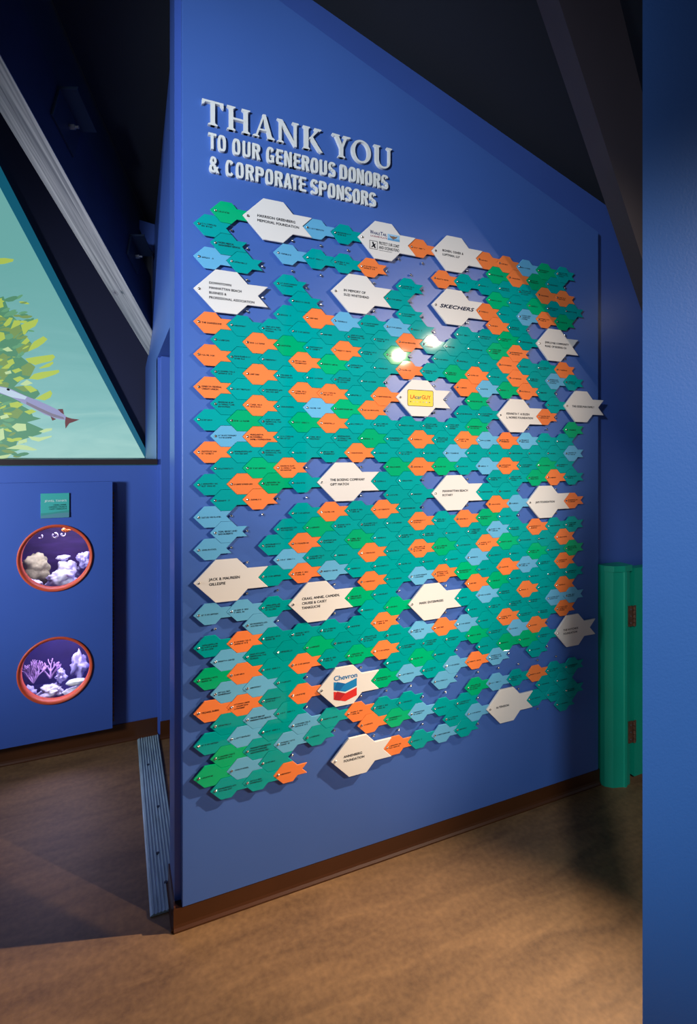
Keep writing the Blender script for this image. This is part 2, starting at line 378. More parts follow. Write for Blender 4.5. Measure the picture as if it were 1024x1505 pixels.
# ------------------------------------------------------------------ mural (backlit print) on the far wall
MY = 2.5
def mural_mat():
    m = bpy.data.materials.new('backlit_water_print'); m.use_nodes = True; nt = m.node_tree; p = nt.nodes['Principled BSDF']
    tc = nt.nodes.new('ShaderNodeTexCoord'); sx = nt.nodes.new('ShaderNodeSeparateXYZ'); nt.links.new(tc.outputs['Object'], sx.inputs[0])
    n = nt.nodes.new('ShaderNodeTexNoise'); n.inputs['Scale'].default_value = 2.0; n.inputs['Detail'].default_value = 5; n.inputs['Distortion'].default_value = 1.2
    mp = nt.nodes.new('ShaderNodeMapping'); mp.inputs['Rotation'].default_value = (0, math.radians(-25), 0); mp.inputs['Scale'].default_value = (1, 1, 5)
    nt.links.new(tc.outputs['Object'], mp.inputs[0]); nt.links.new(mp.outputs[0], n.inputs['Vector'])
    mr = nt.nodes.new('ShaderNodeMapRange'); mr.inputs['From Min'].default_value = 1.44; mr.inputs['From Max'].default_value = 3.1
    nt.links.new(sx.outputs['Z'], mr.inputs['Value'])
    ad = nt.nodes.new('ShaderNodeMath'); ad.operation = 'MULTIPLY_ADD'; ad.inputs[1].default_value = 0.35
    nt.links.new(n.outputs['Fac'], ad.inputs[0]); nt.links.new(mr.outputs[0], ad.inputs[2])
    cr = nt.nodes.new('ShaderNodeValToRGB'); e = cr.color_ramp.elements
    e[0].position = 0.12; e[0].color = rgb(176, 220, 212); e[1].position = 1.15; e[1].color = rgb(112, 176, 172)
    k = cr.color_ramp.elements.new(0.42); k.color = rgb(136, 192, 190)
    k = cr.color_ramp.elements.new(0.7); k.color = rgb(120, 180, 178)
    nt.links.new(ad.outputs[0], cr.inputs[0]); nt.links.new(cr.outputs[0], p.inputs['Emission Color'])
    p.inputs['Emission Strength'].default_value = 0.85; p.inputs['Base Color'].default_value = rgb(40, 80, 80); p.inputs['Roughness'].default_value = 0.5
    return m
mu = empty('water_mural', (-0.8, MY, 1.44)); tag(mu, 'backlit underwater mural with kelp and a long silver fish above the sill', 'mural')
def mpart(name, me): o = obj(name, me, mu); o.location = (0.8, -MY, -1.44); return o
e_top = on_y(0, 275, MY); e_bot = on_y(213, 672, MY); e_dir = (e_top - e_bot)
far = e_bot + e_dir * 1.7
mpart('water_print', MB().prism([(-3.2, MY, 1.44), (0.027, MY, 1.44), tuple(far), (-3.2, MY, far.z)], (0, 0.03, 0)).me('water_print', mural_mat()))
ed = [e_bot, far, far + Vector((0.0, -0.0, 0)) , e_bot]
nrm2 = Vector((e_dir.z, 0, -e_dir.x)).normalized()
mpart('edge_return', MB().prism([e_bot + Vector((0, -.004, 0)), far + Vector((0, -.004, 0)), far + Vector((0, -.004, 0)) + nrm2 * 0.085, e_bot + Vector((0, -.004, 0)) + nrm2 * 0.030], (0, 0.04, 0)).me('edge_return', emis('edge_teal_print', rgb(20, 98, 124), 0.7)))
kd = emis('kelp_shadow_print', rgb(84, 140, 108), 0.85); ko = emis('kelp_olive_print', rgb(120, 150, 88), 0.85)
ky = emis('kelp_yellow_print', rgb(172, 192, 84), 0.88); kg = emis('kelp_green_print', rgb(100, 158, 118), 0.85); kl = emis('kelp_pale_print', rgb(186, 210, 152), 0.88)
def kp(pts, m, lay, name='kelp_blade'):
    poly = [on_y(x / 5.786, 420 + y / 5.786, MY) for x, y in pts]
    mb = MB().prism([(p.x, MY - 0.0006 * lay, p.z) for p in poly], (0, -0.0005, 0))
    return mpart(name, mb.me(name, m))
kp([(-180, -60), (-120, 40), (-60, 20), (0, 100), (30, 90), (60, 170), (90, 240), (190, 340), (200, 420), (270, 490), (240, 560), (150, 580), (250, 660), (300, 690), (250, 790), (180, 800), (120, 860), (240, 850), (320, 885), (340, 920), (300, 960), (150, 1000), (260, 1060), (280, 1110), (350, 1130), (230, 1160), (370, 1220), (350, 1260), (150, 1320), (120, 1410), (0, 1475), (-250, 1440), (-330, 1330), (-290, 1200), (-400, 1050), (-310, 900), (-420, 720), (-300, 560), (-380, 380), (-260, 260), (-300, 120)], kd, 1, 'kelp_shade')
for pts in [[(80, 370), (150, 335), (195, 380), (200, 415), (120, 450), (90, 440)], [(135, 540), (190, 490), (270, 487), (240, 560), (160, 585)], [(180, 690), (250, 650), (300, 690), (260, 770), (190, 760)], [(0, 560), (60, 590), (70, 700), (40, 800), (0, 830)], [(120, 860), (200, 850), (300, 890), (200, 900)], [(20, 1050), (120, 1020), (200, 1070), (150, 1130), (40, 1110)]]:
    kp(pts, ko, 3)
Y_ = [[(178, 335), (230, 310), (322, 280), (325, 300), (300, 345), (240, 375), (215, 415), (200, 415), (185, 360)],
      [(240, 560), (262, 510), (290, 475), (370, 430), (405, 455), (370, 490), (320, 525)],
      [(215, 620), (300, 605), (450, 585), (470, 605), (440, 640), (350, 660), (300, 675), (240, 650)],
      [(330, 700), (400, 665), (450, 645), (455, 660), (420, 690), (345, 705)],
      [(245, 790), (290, 750), (350, 735), (500, 715), (505, 735), (470, 755), (380, 785), (320, 800)],
      [(300, 960), (370, 920), (430, 890), (445, 915), (430, 950), (380, 975)],
      [(-30, 120), (15, 105), (32, 180), (-30, 200)], [(90, 370), (120, 295), (165, 295), (175, 330), (130, 350)],
      [(180, 490), (230, 440), (255, 470), (220, 500)], [(-20, 390), (35, 400), (45, 450), (-20, 490)],
      [(30, 330), (80, 270), (110, 275), (85, 330), (50, 350)], [(60, 640), (110, 620), (125, 660), (80, 685)],
      [(200, 850), (260, 850), (320, 890), (260, 910)], [(205, 1070), (270, 1050), (310, 1070), (250, 1095)],
      [(-20, -232), (40, -235), (118, -225), (110, -205), (40, -185), (-20, -180)],
      [(80, 1000), (150, 985), (200, 1010), (150, 1040), (90, 1030)], [(100, 720), (160, 700), (190, 720), (130, 745)], [(110, 790), (170, 770), (210, 790), (150, 820)]]
kr = random.Random(12)
for q in range(250):
    yy = kr.uniform(60, 1450); side = -1 if q % 3 == 0 else 1
    wmax = 175 + 95 * math.sin(yy / 210.0); xx = kr.uniform(-120, wmax) if side > 0 else kr.uniform(-430, -120)
    L_ = kr.uniform(55, 130); W_ = L_ * kr.uniform(.2, .32); a_ = kr.uniform(-.7, .2) + (0.25 if yy > 1000 else 0)
    if side < 0: a_ = math.pi - a_
    ca, sa = math.cos(a_), math.sin(a_); bend = kr.uniform(-.25, .25)
    kp([(xx + u * L_ * ca - (v + bend * u * u * 2) * W_ * sa, yy + u * L_ * sa + (v + bend * u * u * 2) * W_ * ca) for u, v in ((-.5, 0), (-.36, -.3), (-.1, -.48), (.18, -.5), (.38, -.34), (.5, -.02), (.36, .3), (.1, .5), (-.2, .42), (-.38, .2))], (kd, ko, kd, kg, ky, kg, ko)[q % 7], 3.4 + q * .006)
for pts in Y_: kp(pts, ky, 5)
P_ = [[(100, 1200), (140, 1170), (220, 1175), (225, 1230), (150, 1240)], [(240, 1280), (340, 1290), (440, 1275), (440, 1285), (330, 1325), (270, 1310)],
      [(330, 1240), (390, 1215), (445, 1212), (440, 1230), (370, 1250)], [(50, 1385), (160, 1350), (230, 1360), (320, 1395), (280, 1402), (150, 1390)],
      [(-20, 1450), (100, 1430), (60, 1465), (-20, 1475)], [(20, 540), (70, 520), (110, 555), (60, 560)], [(40, 735), (90, 720), (100, 745), (50, 755)],
      [(170, 840), (230, 800), (280, 830), (220, 850)], [(0, 1110), (60, 1090), (80, 1120), (10, 1135)], [(0, 1220), (30, 1210), (40, 1300), (0, 1320)], [(160, 1320), (230, 1300), (230, 1330), (150, 1350)]]
for pts in P_: kp(pts, kl, 6)
fb = emis('fish_silver_print', rgb(146, 148, 186), 0.85); fh = emis('fish_pale_print', rgb(186, 204, 220), 0.85); ff = emis('fish_fin_print', rgb(104, 62, 66), 0.85)
kp([(-330, 772), (-200, 795), (-80, 830), (0, 855), (50, 865), (110, 885), (160, 910), (240, 945), (330, 980), (420, 1020), (500, 1060), (555, 1105), (575, 1122), (555, 1142), (500, 1135), (450, 1120), (380, 1095), (300, 1050), (200, 1000), (100, 950), (0, 915), (-80, 880), (-200, 835)], fb, 8, 'fish_body')
kp([(-325, 776), (-200, 803), (-80, 840), (0, 862), (60, 872), (160, 915), (230, 945), (215, 968), (100, 948), (0, 908), (-80, 875), (-200, 828)], fh, 9, 'fish_head')
kp([(225, 985), (330, 1035), (440, 1085), (540, 1118), (548, 1136), (440, 1112), (330, 1062), (225, 1008)], emis('fish_belly_print', rgb(128, 122, 140), 0.8), 9, 'fish_belly')
for pts in [[(490, 1050), (535, 1048), (545, 1095), (520, 1080)], [(430, 1110), (445, 1148), (478, 1135)], [(560, 1115), (610, 1130), (675, 1138), (620, 1160), (590, 1170), (572, 1195), (558, 1215), (553, 1165), (555, 1140)]]:
    kp(pts, ff, 9, 'fish_fin')
kp([(55, 880), (68, 872), (85, 880), (84, 892), (66, 892)], M['ink'], 11, 'fish_eye')

# ------------------------------------------------------------------ tank access door with two lit portholes
TY = 1.18
td = empty('tank_door', (-0.6, TY, 0.1)); tag(td, 'blue hinged tank cabinet door with two round portholes', 'cabinet door')
def tpart(name, me, off=(0, 0, 0), parent=td):
    o = obj(name, me, parent); o.location = Vector((0.6, -TY, -0.1)) + Vector(off); return o
CIR = [(-0.4305, 0.966), (-0.4305, 0.4292)]; RO, RI = 0.160, 0.1435
def circ(c, r, n=64): return [(c[0] + r * math.cos(2 * math.pi * i / n), c[1] + r * math.sin(2 * math.pi * i / n)) for i in range(n)]
rectd = [(-1.12, 0.102), (-0.184, 0.102), (-0.184, 1.3265), (-1.12, 1.3265)]
tpart('door_panel', fill_holes('door_panel', rectd, [circ(c, RO - 0.002) for c in CIR], 0.022, M['tankpanel']), (0, TY + 0.011, 0))
hb = MB()
for i in range(58): hb.tube((-0.180, TY + 0.012, 0.13 + i * 0.0198), (-0.180, TY + 0.012, 0.13 + i * 0.0198 + 0.0155), 0.0042, 8)
hb.box(-0.1835, -0.1815, TY + 0.006, TY + 0.045, 0.12, 1.31)
tpart('piano_hinge', hb.me('piano_hinge', M['rust']))
tank_mat = mat('tank_backdrop_purple', rgb(62, 40, 96), 0.6, noise=0.35, nscale=9, stretch=(1, 1, 4))
tank_mat2 = mat('tank_backdrop_violet', rgb(56, 48, 110), 0.6, noise=0.3, nscale=9)
rock_w = mat('tank_rock_white', rgb(222, 220, 240), 0.8, noise=0.35, nscale=28, bump=0.8, bscale=80)
rock_y = mat('tank_rock_yellow', rgb(176, 170, 130), 0.8, noise=0.35, nscale=28, bump=0.8, bscale=80)
coral_p = mat('coral_pink', rgb(196, 160, 210), 0.7, noise=0.2, nscale=40)
coral_l = mat('coral_lavender', rgb(176, 170, 222), 0.7, noise=0.3, nscale=60, bump=0.8, bscale=160)
jelly_m = mat('anemone_white', rgb(225, 225, 250), 0.4); orange_m = mat('tank_orange', rgb(230, 120, 40), 0.5)
shell_m = mat('clam_shell', rgb(196, 205, 205), 0.4, noise=0.2, nscale=30)
def glass():
    m = bpy.data.materials.new('porthole_glass'); m.use_nodes = True; nt = m.node_tree; nt.nodes.remove(nt.nodes['Principled BSDF'])
    out = nt.nodes['Material Output']; t = nt.nodes.new('ShaderNodeBsdfTransparent'); g = nt.nodes.new('ShaderNodeBsdfGlossy'); g.inputs['Roughness'].default_value = 0.03
    mx = nt.nodes.new('ShaderNodeMixShader'); mx.inputs[0].default_value = 0.05
    nt.links.new(t.outputs[0], mx.inputs[1]); nt.links.new(g.outputs[0], mx.inputs[2]); nt.links.new(mx.outputs[0], out.inputs[0]); return m
GL = glass()
def blob(seed, sx, sy, sz, rough=0.25, n=3):
    import bmesh
    from mathutils import noise as nz
    bm = bmesh.new(); bmesh.ops.create_icosphere(bm, subdivisions=n, radius=1)
    for v in bm.verts:
        k = 1 + rough * nz.noise(v.co * 1.7 + Vector((seed * 3.1, 0, 0))) * 1.6 + rough * 0.7 * nz.noise(v.co * 4.5 + Vector((0, seed, 0))) + rough * 0.5 * nz.noise(v.co * 11 + Vector((0, seed, 3)))
        v.co = Vector((v.co.x * sx * k, v.co.y * sy * k, v.co.z * sz * k))
    return bm
def blob_obj(name, seed, loc, s, m, label, cat, rough=0.25, group=None):
    bm = blob(seed, *s, rough, 4); me = bpy.data.meshes.new(name); bm.to_mesh(me); bm.free(); me.materials.append(m)
    me.polygons.foreach_set('use_smooth', [True] * len(me.polygons))
    o = obj(name, me); o.location = loc; tag(o, label, cat, group); return o
TANKS = []
for ci, c in enumerate(CIR):
    rg = MB(); n = 64
    prof = [(RO - 0.0015, TY + 0.022), (RO, TY - 0.005), (RO - 0.006, TY - 0.007), (RI + 0.001, TY + 0.004), (RI, TY + 0.035), (RI + 0.004, TY + 0.035), (RO - 0.0015, TY + 0.022)]
    rg.lathe(prof, 64); rg.v = [Vector((v.x + c[0], v.y, v.z + c[1])) for v in rg.v]
    ring = tpart('porthole_ring', rg.me('porthole_ring', M['ringred'], True))
    gp_ = MB().flat(circ(c, RI + 0.001, 48), TY + 0.03); tpart('porthole_glass', gp_.me('porthole_glass', GL))
    # tank box behind the porthole
    tk = MB(); x0, x1, y0, y1, z0, z1 = c[0] - .21, c[0] + .21, TY + 0.04, TY + 0.36, c[1] - .19, c[1] + .165
    tk.add([(x0, y0, z0), (x1, y0, z0), (x1, y1, z0), (x0, y1, z0), (x0, y0, z1), (x1, y0, z1), (x1, y1, z1), (x0, y1, z1)], [(3, 2, 6, 7), (0, 3, 7, 4), (1, 5, 6, 2), (0, 1, 2, 3), (4, 7, 6, 5)])
    tko = obj('jewel_tank', mesh('jewel_tank', tk.v, tk.f, tank_mat if ci == 0 else tank_mat2)); tag(tko, ['small aquarium tank behind the upper round porthole', 'small aquarium tank behind the lower round porthole'][ci], 'aquarium'); TANKS.append(tko)
    ld = bpy.data.lights.new('tank_lamp', 'AREA'); ld.size = 0.22; ld.size_y = 0.1; ld.shape = 'RECTANGLE'; ld.energy = 2.2; ld.color = (0.72, 0.66, 1.0)
    lo = bpy.data.objects.new('tank_lamp', ld); scn.collection.objects.link(lo); lo.location = (c[0] + 0.02, TY + 0.14, c[1] + 0.155)
# upper tank contents
c = CIR[0]; zb = c[1] - 0.13
blob_obj('tank_rock', 1, (c[0] - .120, TY + .24, c[1] - .095), (.070, .05, .072), rock_y, 'yellowish mossy rock mound in the upper porthole tank', 'rock')
blob_obj('tank_rock', 2, (c[0] + .015, TY + .135, c[1] - .135), (.070, .042, .045), rock_w, 'largest white rock lying in the middle of the upper tank', 'rock')
blob_obj('tank_rock', 3, (c[0] + .03, TY + .25, c[1] - .115), (.055, .04, .055), rock_w, 'white rock behind the largest one in the upper tank', 'rock')
blob_obj('tank_rock', 5, (c[0] - .110, TY + .125, c[1] - .150), (.042, .04, .028), rock_w, 'low whitish rock beside the yellow mound in the upper tank', 'rock')
blob_obj('tank_rock', 6, (c[0] + .130, TY + .125, c[1] - .138), (.032, .034, .032), coral_l, 'lavender grey rubble under the coral balls in the upper tank', 'rock', 0.4)
blob_obj('coral_ball', 7, (c[0] + .112, TY + .215, c[1] - .055), (.032, .032, .034), coral_l, 'larger pale coral ball in the upper porthole tank', 'coral', 0.35)
blob_obj('coral_ball', 8, (c[0] + .170, TY + .215, c[1] - .060), (.022, .026, .030), coral_l, 'smaller pale coral ball in the upper porthole tank', 'coral', 0.35)
blob_obj('tank_rock', 9, (c[0] + .01, TY + .26, c[1] - .045), (.028, .018, .014), rock_w, 'small bright stone on top of the upper tank rocks', 'rock')
def loop_ring(name, cx, cz, r, a0, a1, th, lab):
    mb = MB(); n = 14
    P = [Vector((cx + r * math.cos(math.radians(a0 + (a1 - a0) * i / n)), TY + .09, cz + r * math.sin(math.radians(a0 + (a1 - a0) * i / n)))) for i in range(n + 1)]
    for i in range(n): mb.tube(P[i], P[i + 1], th * (1 - .4 * i / n), 8, th * (1 - .4 * (i + 1) / n))
    o = obj(name, mb.me(name, jelly_m, True)); tag(o, lab, 'sea creature')
loop_ring('sea_squirt', c[0] - .075, c[1] + .093, .008, 60, -150, .005, 'curled white squiggle near the surface by dark tank corner')
loop_ring('sea_squirt', c[0] - .012, c[1] + .095, .011, 100, -230, .005, 'closed white loop floating near the upper tank surface')
loop_ring('sea_squirt', c[0] + .025, c[1] + .098, .008, 140, 400, .004, 'white hook shape just below the orange blob in tank')
blob_obj('orange_blob', 4, (c[0] + .035, TY + .12, c[1] + .118), (.02, .014, .012), orange_m, 'small orange blob hanging at the upper tank surface', 'sea creature', 0.2)
# lower tank contents
c = CIR[1]
def branch_coral(name, base, h, n, seed, m, lab, flat=0.35):
    rnd = random.Random(seed); mb = MB()
    def grow(p, d, l, r, dep):
        q = p + d * l; mb.tube(p, q, r, 6, r * .8)
        if dep == 0: return
        for k in range(3 if dep > 1 else 2):
            a = rnd.uniform(-.75, .75); dd = (d + Vector((a, rnd.uniform(-flat, flat), rnd.uniform(-.1, .35)))).normalized()
            grow(q, dd, l * rnd.uniform(.6, .85), r * .75, dep - 1)
    for i in range(n):
        a = -0.6 + 1.2 * i / max(1, n - 1)
        grow(Vector(base), Vector((a, rnd.uniform(-.3, .3), 1)).normalized(), h * .32, .0055, 3)
    o = obj(name, mb.me(name, m)); tag(o, lab, 'coral')
branch_coral('branching_coral', (c[0] - .118, TY + .19, c[1] - .115), .120, 5, 3, coral_p, 'wider pink branching coral fan in the lower tank')
branch_coral('branching_coral', (c[0] - .045, TY + .22, c[1] - .115), .105, 3, 9, coral_p, 'narrow upright pink coral in the lower porthole tank')
blob_obj('lumpy_coral', 11, (c[0] + .085, TY + .21, c[1] - .065), (.036, .034, .052), coral_l, 'tall lumpy lavender coral head in the lower tank', 'coral', 0.45)
blob_obj('lumpy_coral', 12, (c[0] + .010, TY + .155, c[1] - .085), (.022, .026, .028), coral_l, 'small round lavender coral in the lower tank', 'coral', 0.4)
blob_obj('lumpy_coral', 17, (c[0] + .166, TY + .20, c[1] - .095), (.024, .026, .035), coral_l, 'lavender coral mound next to the shell in the lower tank', 'coral', 0.4)
blob_obj('tank_rock', 13, (c[0] - .03, TY + .115, c[1] - .140), (.052, .04, .030), rock_w, 'white rock heap in the middle of the lower tank', 'rock', 0.4)
blob_obj('tank_rock', 14, (c[0] - .132, TY + .115, c[1] - .135), (.030, .034, .030), coral_l, 'lavender rubble under the pink coral in the lower tank', 'rock', 0.4)
blob_obj('tank_rock', 15, (c[0] + .08, TY + .105, c[1] - .152), (.048, .034, .020), rock_w, 'flat pale rock carrying the shell in the lower tank', 'rock', 0.3)
blob_obj('clam_shell', 16, (c[0] + .08, TY + .10, c[1] - .108), (.046, .026, .016), shell_m, 'smooth pale oval shell in the lower porthole tank', 'shell', 0.06)
# tank sign
sg = empty('tank_sign', (-0.4325, TY, 1.158)); tag(sg, 'small teal sign plate above the upper porthole', 'sign')
def spart(name, me, x, z, y): o = obj(name, me, sg); o.location = (x + 0.4325, y - TY, z - 1.158); return o
tealp = mat('sign_teal', rgb(60, 168, 160), 0.4); tealp2 = mat('sign_teal_grey', rgb(84, 140, 152), 0.4); tealp3 = mat('sign_teal_mid', rgb(58, 146, 140), 0.4)
spart('sign_plate', MB().plate([(-.4925, 1.158), (-.373, 1.158), (-.373, 1.275), (-.4925, 1.275)], TY - 0.0005, TY - 0.006, 0.0006).me('sign_plate', tealp), 0, 0, 0)
spart('wave_print', MB().flat([(-.492, 1.1585), (-.3735, 1.1585), (-.3735, 1.193), (-.41, 1.189), (-.45, 1.184), (-.492, 1.182)], TY - 0.0063).me('wave_print', tealp3), 0, 0, 0)
spart('wave_print', MB().flat([(-.492, 1.1585), (-.3735, 1.1585), (-.3735, 1.182), (-.42, 1.180), (-.492, 1.170)], TY - 0.0066).me('wave_print', tealp2), 0, 0, 0)
spart('heading_print', text_mesh('JEWEL TANKS', 0.0135, M['white_print'], align='RIGHT', width=0.092), -.384, 1.2345, TY - 0.0067)
for i, t in enumerate(['CRAIG, ANNIE,', 'CAMDEN, CRUISE &', 'CASEY TANIGUCHI']):
    spart('name_print', text_mesh(t, 0.0085, M['ink'], align='RIGHT'), -.384, 1.2165 - i * 0.0095, TY - 0.0067)

# ------------------------------------------------------------------ floor threshold strip
ts = empty('threshold_strip', (-0.02, 0.65, 0)); tag(ts, 'ribbed aluminium threshold strip on the floor at the doorway', 'threshold')
def thp(name, me): o = obj(name, me, ts); o.location = (0.02, -0.65, 0); return o
thp('strip_base', MB().prism([(-.068, .085, 0.0005), (.034, .085, 0.0005), (.034, .085, .003), (.028, .085, .006), (-.062, .085, .006), (-.068, .085, .003)], (0, 1.13, 0)).me('strip_base', M['alu']))
for i in range(9):
    x = -.060 + i * .0108
    thp('rib', MB().prism([(x, .085, .0055), (x + .006, .085, .0055), (x + .0045, .085, .0085), (x + .0015, .085, .0085)], (0, 1.13, 0)).me('rib', M['alu']))
for x, y in [(-.028, .35), (-.008, .62), (-.03, .95), (-.012, .2)]:
    mb = MB().tube((x, y, .006), (x, y, .0095), .006, 10); thp('strip_screw', mb.me('strip_screw', M['blacksteel']))

# ------------------------------------------------------------------ green gate post and gate
gpst = empty('gate_post', (1.855, -.02, 0)); tag(gpst, 'green painted wooden gatepost with flat cap beside the display panel', 'post')
def gpp(name, me): o = obj(name, me, gpst); o.location = (-1.855, .02, 0); return o
fp = [(1.794, .0145), (1.796, -.02), (1.822, -.043), (1.868, -.056), (1.872, -.061), (1.884, -.062), (1.890, -.056), (1.917, -.05), (1.922, .0145)]
gpp('post_shaft', MB().prism([(x, y, 0) for x, y in fp], (0, 0, .945)).me('post_shaft', M['green']))
cpx, cpy = 1.857, -.02
cap = [(cpx + (x - cpx) * 1.06, min(.0145, cpy + (y - cpy) * 1.14), 0) for x, y in [(1.794, .0145), (1.796, -.02), (1.822, -.045), (1.87, -.058), (1.917, -.054), (1.922, .0145)]]
gpp('post_cap', MB().prism([(x, y, .945) for x, y, z in cap], (0, 0, .026)).me('post_cap', M['green']))
gt = empty('gate', (2.3, -.03, 0.03)); tag(gt, 'green painted solid gate hinged on the gatepost', 'gate')
def gtp(name, me): o = obj(name, me, gt); o.location = (-2.3, .03, -.03); return o
gtp('gate_board', MB().box(1.938, 2.65, -.056, -.018, .03, .955).me('gate_board', M['green']))
for z0, z1 in ((.70, .79), (.185, .28)):
    gpp('hinge_leaf', MB().box(1.900, 1.925, -.0585, -.0535, z0, z1).me('hinge_leaf', M['rust']))
    hm = MB().box(1.931, 1.944, -.060, -.0565, z0, z1)
    h_ = gtp('hinge', hm.me('hinge', M['rust']))
    kn = MB()
    for k in range(5): kn.tube((1.931, -.061, z0 + k * (z1 - z0) / 5), (1.931, -.061, z0 + (k + .85) * (z1 - z0) / 5), .0055, 8)
    k_ = obj('knuckle', kn.me('knuckle', M['rust']), h_)
    for k in range(3): gpp('hinge_screw', MB().tube((1.912, -.0585, z0 + (k + .5) * (z1 - z0) / 3), (1.912, -.0605, z0 + (k + .5) * (z1 - z0) / 3), .003, 8).me('hinge_screw', M['steel']))

# ------------------------------------------------------------------ ceiling spot fixtures (their lamps mirror in the acrylic)
lens = emis('lamp_lens', (1.0, 0.93, 0.82, 1), 60.0); canm = mat('lamp_can', rgb(30, 32, 38), 0.4)
for L_, T_, lab in ((LAMP_A, TGT_A, 'black spotlight aimed at the upper donor wall'), (LAMP_B, TGT_B, 'black spotlight aimed at the lower donor wall'), (LAMP_C, TGT_C, 'black spotlight aimed along the wall at the floor')):
    r_ = empty('spotlight', L_); tag(r_, lab, 'spotlight')
    d_ = (T_ - L_).normalized()
    can = MB().tube(-d_ * .12, d_ * .025, .045, 20, .05, caps=False).tube(-d_ * .121, -d_ * .12, .045, 20)
    obj('lamp_can', can.me('lamp_can', canm), r_)
    obj('lamp_lens', MB().tube(d_ * .005, d_ * .01, .024, 24).me('lamp_lens', lens), r_)
    obj('hanger_rod', MB().tube((0, 0, 0), (0, 0, roof_z(L_.x, L_.y) - L_.z), .008, 10).me('hanger_rod', canm), r_)

# ------------------------------------------------------------------ raised heading letters
def strip(mb, a, b, y0, y1):                   # band between polylines a and b (x,z), extruded from y0 (back) to y1 (front)
    n = len(a)
    vs = [(p[0], y1, p[1]) for p in a] + [(p[0], y1, p[1]) for p in b] + [(p[0], y0, p[1]) for p in a] + [(p[0], y0, p[1]) for p in b]
    fs = []
    for i in range(n - 1):
        fs += [(i, i + 1, n + i + 1, n + i), (2 * n + i, 2 * n + i + 1, i + 1, i), (n + i, n + i + 1, 3 * n + i + 1, 3 * n + i)]
    fs += [(0, n, 3 * n, 2 * n), (n - 1, 3 * n - 1, 4 * n - 1, 2 * n - 1)]
    mb.add(vs, fs)
def sup(cx, cz, rx, rz, t, p=2.0):
    c, s = math.cos(t), math.sin(t)
    return (cx + rx * math.copysign(abs(c) ** (2 / p), c), cz + rz * math.copysign(abs(s) ** (2 / p), s))
def arc(cx, cz, rx, rz, a0, a1, tx, tz, p=2.6, n=20):
    o, i = [], []
    for k in range(n + 1):
        t = math.radians(a0 + (a1 - a0) * k / n)
        o.append(sup(cx, cz, rx, rz, t, p)); i.append(sup(cx, cz, rx - tx, rz - tz, t, p))
    return ('S', o, i)
def pol(*pts): return ('P', list(pts))
def bx(x0, x1, z0, z1): return pol((x0, z0), (x1, z0), (x1, z1), (x0, z1))
def seg(x0, z0, x1, z1, w): return pol((x0 - w / 2, z0), (x0 + w / 2, z0), (x1 + w / 2, z1), (x1 - w / 2, z1))
def serif(cx, hw, stem, top):
    s = 1 if top else 0; d = -1 if top else 1
    return pol((cx - hw, s), (cx - hw, s + d * .045), (cx - stem, s + d * .10), (cx + stem, s + d * .10), (cx + hw, s + d * .045), (cx + hw, s))
SER = {
 'T': [bx(0, 1, .915, 1), pol((0, 1), (-.01, .77), (.05, .79), (.17, .93)), pol((1, 1), (1.01, .77), (.95, .79), (.83, .93)), bx(.40, .60, 0, 1), serif(.5, .22, .1, False)],
 'H': [bx(.09, .27, 0, 1), bx(.73, .91, 0, 1), serif(.18, .18, .09, False), serif(.18, .18, .09, True), serif(.82, .18, .09, False), serif(.82, .18, .09, True), bx(.2, .8, .46, .545)],
 'A': [pol((.10, 0), (.19, 0), (.55, 1), (.46, 1)), pol((.72, 0), (.92, 0), (.58, 1.02), (.44, 1.0)), bx(.27, .72, .30, .375), serif(.145, .145, .045, False), serif(.83, .17, .1, False)],
 'N': [bx(.10, .21, 0, 1), bx(.79, .90, .0, 1), pol((.0, 1), (.24, 1), (.90, .0), (.90, -.04), (.80, -.04), (.10, .92)), serif(.155, .15, .055, False), serif(.845, .15, .055, True)],
 'K': [bx(.08, .29, 0, 1), serif(.185, .175, .1, False), serif(.185, .175, .1, True), pol((.29, .44), (.42, .50), (.86, .95), (.68, .95)), serif(.77, .18, .09, True), pol((.34, .54), (.50, .60), (.96, .05), (1.03, .0), (.93, -.03), (.80, .02))],
 'Y': [pol((.09, 1), (.32, 1), (.60, .47), (.42, .42)), pol((.72, 1), (.84, 1), (.58, .42), (.46, .46)), bx(.41, .60, 0, .48), serif(.505, .19, .095, False), serif(.20, .2, .11, True), serif(.79, .2, .06, True)],
 'O': [arc(.5, .5, .5, .53, 0, 360, .18, .09, 2.0, 36)],
 'U': [bx(.08, .27, .32, 1), bx(.80, .91, .32, 1), ('S', [sup(.495, .34, .415, .37, math.radians(a)) for a in range(180, 361, 9)], [sup(.535, .34, .265, .275, math.radians(a)) for a in range(180, 361, 9)]), serif(.175, .175, .095, True), serif(.855, .15, .055, True)],
}
t1, t2 = .31, .155
